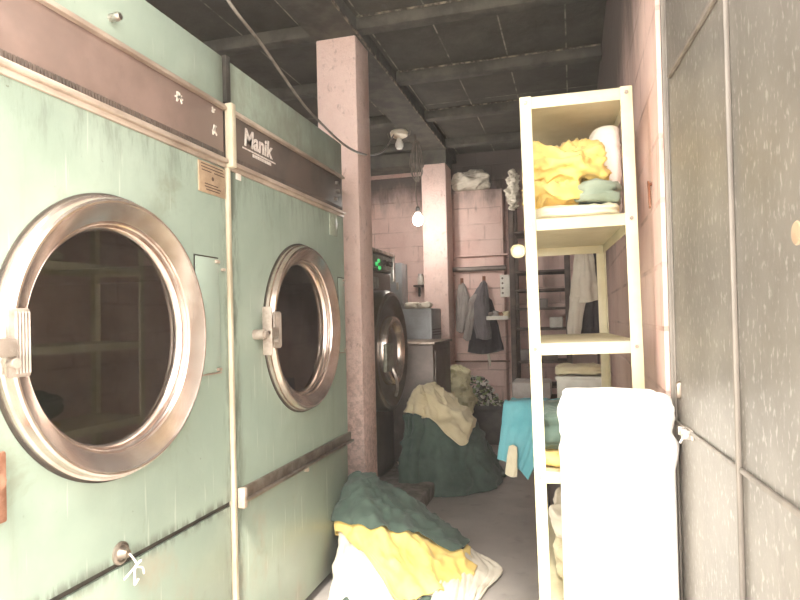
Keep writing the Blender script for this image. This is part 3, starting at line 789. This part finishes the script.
for yy, zz in [(onx(px_, py_, WX - .085).y, onx(px_, py_, WX - .085).z) for px_, py_ in ((376, 264), (378, 261), (379, 268))]: MB().lathe([(0, .02), (.014, .016), (.02, 0), (0, 0)], Matrix.Translation((WX - .085, yy, zz)) @ AX, 12).build('indicator_lamp', M['green_led'], cb)
mb = MB()
for yy in (WY + .10, WY + .2, WY + .3): MB().cyl((WX - .087, yy, 1.93), (WX - .06, yy, 1.93), .022, 14).build('dial', M['black'], cb)
mb = MB(); mb.box((WX - .10, WY - .36, 1.70), (WX - .04, WY - .16, 1.79), .012); mb.build('soap_hatch', M['panel'], ws)

# machines at the back left
c0 = thing('metal_cabinet', (-1.72, 6.15, 0), 'low brown steel cabinet behind the far cloth heap', 'cabinet')
mb = MB(); mb.box((-2.1, 5.72, .04), (-1.28, 6.55, 1.20), .012); mb.build('body', M['brownsteel'], c0)
mb = MB(); mb.box((-2.12, 5.70, 1.20), (-1.26, 6.57, 1.225), .006); mb.build('top', M['steel'], c0)
mb = MB()
for xx in (-2.05, -1.33):
    for yy in (5.77, 6.5): MB().cyl((xx, yy, 0), (xx, yy, .045), .03, 10).build('foot', M['grime_shade'], c0)
mb = MB(); mb.box((-1.283, 5.78, .12), (-1.272, 6.49, 1.14), .004); mb.build('side_panel', M['brownsteel'], c0)
c1 = thing('steel_machine', (-2.1, 7.0, 0), 'tall blue grey steel machine behind the low brown cabinet', 'machine')
mb = MB(); mb.box((-2.75, 6.66, 0), (-1.50, 7.16, 1.56), .01); mb.build('body', M['greysteel'], c1)
mb = MB()
for i in range(3): mb.box((-1.502, 6.68, 1.26 + i * .03), (-1.496, 7.14, 1.27 + i * .03))
mb.build('vent', M['black'], c1)
mb = MB(); mb.box((-2.74, 6.648, .2), (-1.53, 6.662, 1.5), .004); mb.build('front_panel', M['greysteel'], c1)
# hanging wall cabinet on the machine
c2 = thing('electric_cabinet', (-2.05, 6.8, 1.56), 'upright grey steel box standing on the blue grey machine', 'cabinet')
mb = MB(); mb.box((-2.35, 6.7, 1.56), (-1.84, 6.95, 2.08), .008); mb.build('body', M['greysteel'], c2)
mb = MB(); mb.box((-2.34, 6.688, 1.58), (-1.85, 6.70, 2.06), .004); dr_ = mb.build('door', M['greysteel'], c2)
mb = MB(); mb.box((-1.90, 6.675, 1.78), (-1.875, 6.688, 1.86), .003); mb.build('handle', M['steel'], dr_)
for i, (xx, w_) in enumerate(((-1.745, .15), (-1.59, .13))):
    lump('folded_towel', (xx, 6.78, 1.56), (w_, .16, .07), M['white'], ('white folded towel on the steel machine beside the grey box', 'white folded towel on the steel machine next to the far pillar')[i], 'towel', amp=.012, sc=10, seed=50 + i, group='towels on the steel machine')
# jars on a small wall shelf behind
mb = MB(); mb.box((-1.98, 7.76, 1.86), (-1.40 - .33, 7.95, 1.885), .003)
mb.box((-1.95, 7.9, 1.74), (-1.93, 7.95, 1.86)); mb.box((-1.80, 7.9, 1.74), (-1.78, 7.95, 1.86))
tag(mb.build('wall_shelf', M['darkwood']), 'small dark shelf on the back wall between the grey box and the far pillar', 'shelf')
for i, xx in enumerate((-1.90, -1.79)):
    j = thing('jar', (xx, 7.84, 1.885), ('white jar on the small back shelf, nearer the grey box', 'white jar on the small back shelf, nearer the far pillar')[i], 'jar', 'jars on the small shelf')
    MB().lathe([(0, 0), (.036, 0), (.042, .02), (.042, .09), (.03, .115), (.03, .12), (0, .12)], Matrix.Translation((xx, 7.84, 1.885)), 20).build('body', M['whiteplastic'], j)
    MB().cyl((xx, 7.84, 2.005), (xx, 7.84, 2.03), .033, 16).build('lid', M['bright_steel'], j)

# ------------------------------------------------------------------ lamps and cables
bl = pt(418, 220, 6.75)
lit = thing('pendant_bulb', (bl.x, bl.y, bl.z), 'glowing bare bulb hanging from cords near the far pillar', 'light bulb')
MB().lathe([(0, -.062), (.025, -.056), (.046, -.036), (.055, -.006), (.05, .026), (.032, .055), (.02, .075), (.018, .085), (0, .085)], Matrix.Translation(bl), 28).build('bulb', M['bulb_lit'], lit)
MB().lathe([(0, .075), (.022, .075), (.024, .09), (.024, .125), (.016, .145), (0, .145)], Matrix.Translation(bl), 18).build('socket', M['black'], lit)
mb = MB(); top = Vector((bl.x, bl.y, SL))
mb.tube([bl + Vector((0, 0, .14)), bl + Vector((-.02, 0, .35)), bl + Vector((.01, .02, .6)), Vector((bl.x - .01, bl.y, SL - .1)), top], .006, 6)
for i in range(7):
    a = i * .9; r_ = .07
    P = [bl + Vector((r_ * cos(a) * s_, r_ * sin(a) * s_, h_)) for (s_, h_) in ((.25, .42), (.9, .52), (.5, .62), (1.1, .58), (.7, .78), (.3, .86))]
    mb.tube(P, .006, 6)
mb.build('cord', M['wire'], lit)
off = pt(399, 131, 6.45); off = Vector((off.x, off.y, BB)) if True else off
ob = onz(399, 131, BB)
lamp2 = thing('ceiling_bulb', ob, 'unlit white bulb in a round ceramic holder under the sooty beam', 'light bulb')
MB().lathe([(0, 0), (.085, 0), (.098, -.02), (.09, -.055), (.05, -.075), (.035, -.08), (0, -.08)], Matrix.Translation(ob), 28).build('holder', M['ceramic'], lamp2)
MB().lathe([(0, -.07), (.026, -.08), (.03, -.10), (.045, -.135), (.046, -.165), (.03, -.192), (0, -.2)], Matrix.Translation(ob), 24).build('bulb', M['bulb_off'], lamp2)
mb = MB()
for (dx, dy) in ((-.09, .03), (-.03, -.05), (.04, .02), (.09, -.02)):
    mb.tube([ob + Vector((dx * .8, dy, -.02)), ob + Vector((dx * 1.3, dy, -.06)), ob + Vector((dx * 1.5, dy, -.005))], .004, 6)
mb.build('wire_end', M['wire'], lamp2)
cps = [onz(190, -70, SL), pt(226, -3, 2.75), pt(262, 45, 3.05), pt(300, 100, 3.45), pt(321, 123, 3.7), pt(346, 146, 3.95), pt(368, 155, 4.6), pt(384, 150, 5.5), ob + Vector((-.05, -.02, -.035))]
tag(MB().tube(cps, .0075, 8, 10).build('electric_cable', M['wire']), 'loose grey cable slung in front of the near pillar to the unlit bulb', 'cable')

# ------------------------------------------------------------------ things on and by the back partition
PY = 7.62
bg_ = ony(472, 184, 7.7)
lump('plastic_bag', (ony(473, 198, 7.7).x, 7.70, 3.02), (.50, .32, .25), M['white'], 'crumpled white bag lying on top of the pink brick partition', 'bag', e=(.8, .8), amp=.05, sc=6, seed=60, crease=.02)
def onp(px, py, dy=0): return ony(px, py, PY - dy)
a = onp(453, 270, .05); b = onp(506, 266, .05)
tag(MB().cyl(a, (b.x, b.y, a.z), .03, 14).build('pipe', M['brownsteel']), 'dark horizontal pipe across the pink brick partition', 'pipe')
a = onp(455, 257); b = onp(509, 257)
MBb = MB(); MBb.box((a.x, PY - .06, a.z - .01), (b.x, PY, a.z + .012), .004); tag(MBb.build('trim_%d' % n_, M['pink']), kind='structure'); n_ += 1
a = onp(500, 275); b = onp(508, 297)
op = thing('socket_strip', ((a.x + b.x) / 2, PY, b.z), 'white perforated wall plate right of the hanging jacket', 'wall plate')
MB().box((a.x, PY - .015, b.z), (b.x + .03, PY, a.z), .004).build('plate', M['whiteplastic'], op)
mb = MB()
for i in range(4): MB().cyl((a.x + .03, PY - .018, b.z + .05 + i * .06), (a.x + .03, PY - .012, b.z + .05 + i * .06), .012, 10).build('hole', M['ink'], op)
# hook rail with garments
h1 = onp(484, 281); h0 = onp(462, 283)
for i, h_ in enumerate((h1, h0)):
    mb = MB(); mb.box((h_.x - .02, PY - .012, h_.z - .06), (h_.x + .02, PY, h_.z + .06), .004); mb.tube([(h_.x, PY - .01, h_.z - .02), (h_.x, PY - .07, h_.z - .04), (h_.x, PY - .08, h_.z + .01)], .008, 8)
    tag(mb.build('coat_hook', M['rust']), ('dark coat hook above the grey jacket', 'dark coat hook nearest the far pillar')[i], 'hook', 'coat hooks on the partition')
def garment(name, rows, d, mat, label, cat, seed, amp=.03, fu=5, parent=None):
    ctrl = []
    for r in rows:
        ctrl.append([onp(x, y, dd) for (x, y, dd) in r])
    return cloth(name, ctrl, mat, label, cat, amp=amp, fu=fu, fv=1.0, seed=seed, thick=.02, nu=36, nv=36, parent=parent)
jk = thing('jacket', (h1.x, PY - .1, h1.z - .9), 'grey jacket hanging from a hook on the pink partition', 'jacket')
garment('body', [[(481, 284, .07), (484, 281, .10), (487, 285, .07)], [(472, 300, .08), (481, 292, .16), (489, 300, .08)], [(473, 318, .08), (482, 315, .19), (490, 318, .08)], [(477, 338, .09), (485, 340, .2), (492, 338, .09)]], 0, M['jacket'], None, None, 61, parent=jk)
garment('sleeve', [[(473, 296, .12), (476, 294, .15), (479, 296, .13)], [(467, 306, .10), (471, 306, .14), (475, 307, .12)], [(466, 322, .09), (469, 324, .13), (473, 324, .11)], [(464, 338, .08), (467, 341, .12), (470, 339, .10)]], 0, M['greycloth'], None, None, 62, amp=.015, parent=jk)
garment('coat', [[(478, 300, .03), (484, 295, .05), (491, 300, .03)], [(470, 322, .03), (484, 318, .06), (496, 316, .03)], [(470, 338, .03), (484, 340, .07), (501, 338, .03)], [(468, 352, .03), (484, 354, .07), (504, 350, .03)]], 0, M['navy'], 'black coat hanging behind the grey jacket', 'coat', 63, amp=.03)
garment('cloth_bag', [[(460, 285, .06), (462, 283, .07), (465, 286, .06)], [(457, 300, .08), (463, 298, .13), (470, 303, .08)], [(456, 316, .08), (462, 318, .14), (468, 316, .08)], [(457, 330, .07), (461, 333, .1), (466, 330, .07)]], 0, M['greycloth'], 'pale grey garment hanging nearest the far pillar', 'garment', 64)
# tray shelf with odds and ends
a = onp(489, 319); b = onp(510, 316)
tr = thing('tray', (a.x, PY - .15, a.z - .02), 'white edged tray shelf right of the hanging clothes', 'tray')
MB().box((a.x, PY - .24, a.z - .012), (b.x, PY, a.z + .0), .004).build('board', M['whiteplastic'], tr)
MB().box((a.x, PY - .245, a.z - .012), (b.x, PY - .235, a.z + .035), .003).build('lip', M['whiteplastic'], tr)
for i in range(4):
    xx = a.x + .05 + (b.x - a.x - .08) * i / 3
    lump('rag', (xx, PY - .13, a.z), (.075, .12, .07 + .02 * (i % 2)), M[('brownsteel', 'greycloth', 'rust', 'beige')[i]], ('small brown rag at the left end of the white tray shelf', 'small pale grey rag second on the white tray shelf', 'small rusty brown rag third on the white tray shelf', 'small beige rag at the right end of the white tray shelf')[i], 'rag', 'rags on the tray shelf', amp=.02, sc=14, seed=70 + i, nu=32, nv=20)
# plank line and hanging strap
a = onp(456, 361); b = onp(510, 363)
mb = MB(); mb.box((a.x, PY - .05, a.z - .012), (b.x, PY, a.z + .006), .003); tag(mb.build('trim_%d' % n_, M['wood']), kind='structure'); n_ += 1
a = onp(488, 352, .03); mb = MB(); mb.tube([a, onp(489, 358, .035), onp(490, 362, .06)], .018, 6); mb.tube([onp(490, 362, .06), onp(490, 366, .06)], .012, 6)
tag(mb.build('strap', M['white']), 'short white strap below the black coat', 'strap')
# black tub with a heap of scraps
tub = thing('tub', (-1.0, 7.3, 0), 'low black tub on the floor below the hanging clothes', 'tub')
a = ony(453, 404, 7.05); b = ony(503, 404, 7.05)
tx0, tx1 = -1.40, b.x
mb = MB(); zt = .43
mb.box((tx0, 7.05, 0), (tx1, 7.08, zt), .008); mb.box((tx0, 7.52, 0), (tx1, 7.55, zt), .008); mb.box((tx0, 7.08, 0), (tx0 + .03, 7.52, zt), .006); mb.box((tx1 - .03, 7.08, 0), (tx1, 7.52, zt), .006); mb.box((tx0 + .03, 7.08, .28), (tx1 - .03, 7.52, .32))
mb.build('body', M['black'], tub)
mb = MB(); mb.box((tx0 - .006, 7.035, zt - .05), (tx1 + .01, 7.05, zt + .01), .006); mb.build('rim', M['black'], tub)
k = NT('mixed_scraps')
v = k.n.new('ShaderNodeTexVoronoi'); v.inputs['Scale'].default_value = 32; k.link(k.tc.outputs['Object'], v.inputs['Vector'])
sx = k.n.new('ShaderNodeSeparateColor'); k.link(v.outputs['Color'], sx.inputs[0])
c = k.mix(k.ramp(sx.outputs[0], .45, .5), srgb(84, 78, 70), srgb(214, 206, 196))
c = k.mix(k.ramp(sx.outputs[1], .7, .72), c, srgb(146, 160, 112))
M['scraps'] = k.done(c, .8)
mb = MB(); rows = []
w0, w1 = tx0 + .04, tx1 - .04
rnd = random.Random(3)
for i in range(420):
    fx = rnd.random(); fy = rnd.random()
    x = w0 + (w1 - w0) * fx; y = 7.1 + .4 * fy
    hmax = .40 * max(0, 1 - ((fx - .42) / .55) ** 2) * (1 - ((fy - .5) / .62) ** 2) + .05
    z = .33 + rnd.random() * hmax
    s = rnd.uniform(.02, .05)
    m = Matrix.Translation((x, y, z)) @ Matrix.Rotation(rnd.random() * 6, 4, 'X') @ Matrix.Rotation(rnd.random() * 6, 4, 'Z')
    mb.box((-s, -s * .5, -.004), (s, s * .5, .004), 0, m)
tag(mb.build('rag_scraps', M['scraps']), 'heap of white and green scraps in the black tub', 'scraps', kind='stuff')
st = onp(476, 364)
ctrl = [[onp(470, 349, .03), onp(478, 347, .05), onp(486, 350, .03)], [onp(466, 361, .04), onp(477, 362, .08), onp(488, 362, .04)], [onp(469, 376, .05), onp(476, 372, .08), onp(484, 376, .05)]]

# ------------------------------------------------------------------ dark shelving at the back right
SH = thing('shelf_unit', (-.35, 7.4, 0), 'tall dark shelving unit at the back behind the cream rack', 'shelf')
sx0, sx1 = ony(513, 300, 7.1).x, ony(568, 300, 7.1).x
for xx in (sx0, sx1):
    for yy in (7.1, 7.55):
        MB().box((xx - .03, yy - .03, 0), (xx + .03, yy + .03, 2.98), .004).build('post', M['darkwood'], SH)
lv = [1.45 - (y - 316) / 620 * 7.15 for y in (234, 273, 291, 309, 329, 361, 385, 410)]
for z in lv:
    MB().box((sx0 + .03, 7.08, z - .012), (sx1 - .03, 7.57, z + .012), .003).build('shelf_board', M['darkwood'], SH)
def boxitem(px0, px1, h, li, mat, label, y=7.2, d=.2):
    z = lv[li] + .012
    x0, x1 = ony(px0, 300, y).x, ony(px1, 300, y).x
    o = MB().box((x0, y, z), (x1, y + d, z + h), .006).build('carton', M[mat]); return tag(o, label, 'box', 'boxes on the dark shelving')
boxitem(549, 562, .12, 4, 'whiteplastic', 'white carton on the dark shelf seen through the rack')
boxitem(537, 547, .10, 3, 'brownsteel', 'brown carton on the dark shelf left of the white carton')
boxitem(519, 528, .12, 5, 'greycloth', 'pale grey carton at the left end of the dark shelving')
boxitem(540, 556, .13, 5, 'brownsteel', 'wide brown carton on the dark shelf below the white carton')
lump('plastic_bag', (ony(513.5, 202, 7.03).x, 7.02, lv[0] + .25), (.12, .1, .42), M['white'], 'small white bag hanging high on the dark shelving post', 'bag', amp=.04, sc=12, seed=81, e=(.8, .8), flat=False, crease=.03)
# rail and white trousers
rl = MB(); rl.cyl((XR, 5.3, 2.03), (-.42, 5.3, 2.03), .012, 10); rl.cyl((XR, 5.3, 2.03), (XR - .01, 5.3, 2.03), .035, 14)
tag(rl.build('clothes_rail', M['steel']), 'steel clothes rail sticking out of the right wall', 'rail')
def ctl(l, y): return [[ony(x, yy, y + d) for (x, yy, d) in r] for r in l]
tz = thing('trousers', (0.05, 5.3, 1.25), 'pale trousers hanging from the rail seen through the rack', 'trousers')
cloth('waist', ctl([[(576, 247, 0), (583, 247, -.04), (592, 247, 0)], [(574, 262, -.02), (583, 262, -.08), (594, 262, -.02)], [(572, 284, -.02), (583, 284, -.09), (597, 284, -.02)], [(571, 302, -.02), (582, 303, -.08), (598, 300, -.02)]], 5.285), M['white'], None, parent=tz, amp=.02, fu=4, seed=85, nu=30, nv=30, thick=.012)
cloth('leg', ctl([[(570, 296, -.02), (577, 297, -.08), (585, 297, -.02)], [(569, 315, -.02), (576, 316, -.08), (583, 315, -.02)], [(568, 338, -.02), (574, 339, -.06), (580, 338, -.02)]], 5.285), M['white'], None, parent=tz, amp=.015, fu=3, seed=86, nu=24, nv=24, thick=.012)
cloth('coat', ctl([[(586, 250, .06), (593, 248, .03), (602, 250, .06)], [(584, 285, .06), (593, 286, .03), (603, 285, .06)], [(582, 310, .06), (592, 310, .02), (603, 312, .06)], [(580, 344, .06), (592, 345, .03), (603, 344, .06)]], 5.31), M['navy'], 'black coat hanging behind the pale trousers on the rail', 'coat', amp=.02, fu=4, seed=87, nu=30, nv=30, thick=.012)

# ------------------------------------------------------------------ table with the teal cloth
TB = thing('table', (-.1, 4.4, 0), 'low dark table under the teal cloth behind the rack', 'table')
tx0, tx1, ty0, ty1, tzt = -.40, .24, 4.1, 4.8, .86
MB().box((tx0, ty0, tzt - .03), (tx1, ty1, tzt), .004).build('tabletop', M['darkwood'], TB)
for xx in (tx0 + .145, tx1 - .07):
    for yy in (ty0 + .02, ty1 - .07): MB().box((xx, yy, 0), (xx + .05, yy + .05, tzt - .03), .004).build('leg', M['darkwood'], TB)
MB().box((tx0 + .02, ty1 - .05, .3), (tx1 - .02, ty1 - .03, .7), .003).build('apron', M['darkwood'], TB)
yt = 4.07
tealc = [[Vector((-.43, 4.42, tzt + .012)), Vector((-.2, 4.42, tzt + .015)), Vector((.10, 4.40, tzt + .012))],
         [Vector((-.44, 4.2, tzt + .014)), Vector((-.2, 4.2, tzt + .016)), Vector((.10, 4.2, tzt + .014))],
         [ony(504, 402, yt), ony(530, 402, yt - .01), ony(556, 404, yt)],
         [ony(501, 426, yt - .02), ony(528, 428, yt - .05), ony(552, 428, yt - .02)],
         [ony(497, 460, yt - .02), ony(522, 470, yt - .06), ony(530, 481, yt - .03)]]
tealc = [tealc[0], tealc[1], tealc[2], tealc[3],
         [ony(497, 459, yt - .02), ony(515, 466, yt - .05), ony(528, 480, yt - .03)]]
cloth('tablecloth', tealc, M['teal'], 'teal blue cloth hanging over the front of the low dark table', 'cloth', amp=.018, fu=5, fv=1, seed=90, nu=44, nv=60, thick=.008)
ctrl = [[ony(509, 446, yt - .095), ony(513, 445, yt - .1), ony(517, 447, yt - .095)], [ony(507, 460, yt - .095), ony(512, 462, yt - .1), ony(517, 464, yt - .09)], [ony(505, 474, yt - .09), ony(511, 477, yt - .095), ony(517, 477, yt - .085)]]
cloth('cloth_strip', ctrl, M['creamcloth'], 'narrow cream cloth strip hanging on the front of the teal cloth', 'cloth', amp=.006, fu=3, seed=91, nu=16, nv=24, thick=.008)
# crate with beige cloth
cr_ = thing('crate', (.06, 4.55, tzt), 'white crate at the back of the low dark table', 'crate')
x0, x1 = ony(557, 385, 4.5).x, ony(604, 385, 4.5).x
mb = MB(); zc0, zc1 = tzt + .001, 1.02
yc0, yc1 = 4.46, 4.76
mb.box((x0, yc0, zc0), (x1, yc0 + .012, zc1), .004); mb.box((x0, yc1 - .012, zc0), (x1, yc1, zc1), .004); mb.box((x0, yc0 + .012, zc0), (x0 + .012, yc1 - .012, zc1), .003); mb.box((x1 - .012, yc0 + .012, zc0), (x1, yc1 - .012, zc1), .003); mb.box((x0 + .012, yc0 + .012, zc0), (x1 - .012, yc1 - .012, zc0 + .01))
mb.build('walls', M['whiteplastic'], cr_)
mb = MB(); mb.box((x0 - .008, yc0 - .008, zc1 - .02), (x1 + .008, yc0 - .0005, zc1 + .004), .003); mb.build('rim', M['whiteplastic'], cr_)
lump('folded_cloth', ((x0 + x1) / 2, (yc0 + yc1) / 2, zc1 + .005), (x1 - x0 + .02, .3, .07), M['beige'], 'beige folded cloth lying on the white crate', amp=.012, sc=9, folds=2, seed=92)
x0, x1 = ony(513, 390, 4.55).x, ony(551, 390, 4.55).x
tag(MB().box((x0, 4.48, tzt + .001), (x1, 4.78, tzt + .12), .012).build('carton', M['greycloth']), 'pale grey carton on the low table left of the white crate', 'box')

# ------------------------------------------------------------------ light
hz = bpy.data.materials.new('thin_flare_veil'); hz.use_nodes = True  # added scatter volume imitating lens flare, lifts the dark tones
ht = hz.node_tree; ht.nodes.clear()
ho = ht.nodes.new('ShaderNodeOutputMaterial'); hv = ht.nodes.new('ShaderNodeVolumeScatter')
hv.inputs['Color'].default_value = (1, .95, .88, 1); hv.inputs['Density'].default_value = .007; hv.inputs['Anisotropy'].default_value = .2
ht.links.new(hv.outputs[0], ho.inputs['Volume'])
tag(MB().box((-3.4, -1.1, -.4), (1.8, YB + .6, SL + .4)).build('flare_veil', hz), 'thin pale veil added through the whole laundry room to imitate lens flare', 'flare veil', kind='stuff')
w = bpy.data.worlds.new('world'); SC.world = w; w.use_nodes = True
bg = w.node_tree.nodes['Background']; bg.inputs[0].default_value = (1.0, .965, .91, 1); bg.inputs[1].default_value = 2.9
def lamp(name, kind, loc, energy, **kw):
    l = bpy.data.lights.new(name, kind); l.energy = energy
    for kk, vv in kw.items(): setattr(l, kk, vv)
    o = bpy.data.objects.new(name, l); COL.objects.link(o); o.location = loc; return o
sun = lamp('sun', 'SUN', (0, -6, 8), 4.5, angle=R(14), color=(1, .95, .86))
sun.rotation_euler = Vector((-.16, 1, -1.25)).to_track_quat('-Z', 'Y').to_euler()
SC.view_settings.view_transform = 'Standard'; SC.view_settings.look = 'None'
SC.view_settings.gamma = 1; SC.view_settings.use_curve_mapping = False
SC.view_settings.exposure = 1.4
SC.cycles.use_denoising = True
SC.cycles.max_bounces = 10; SC.cycles.diffuse_bounces = 6
SC.cycles.sample_clamp_indirect = 6
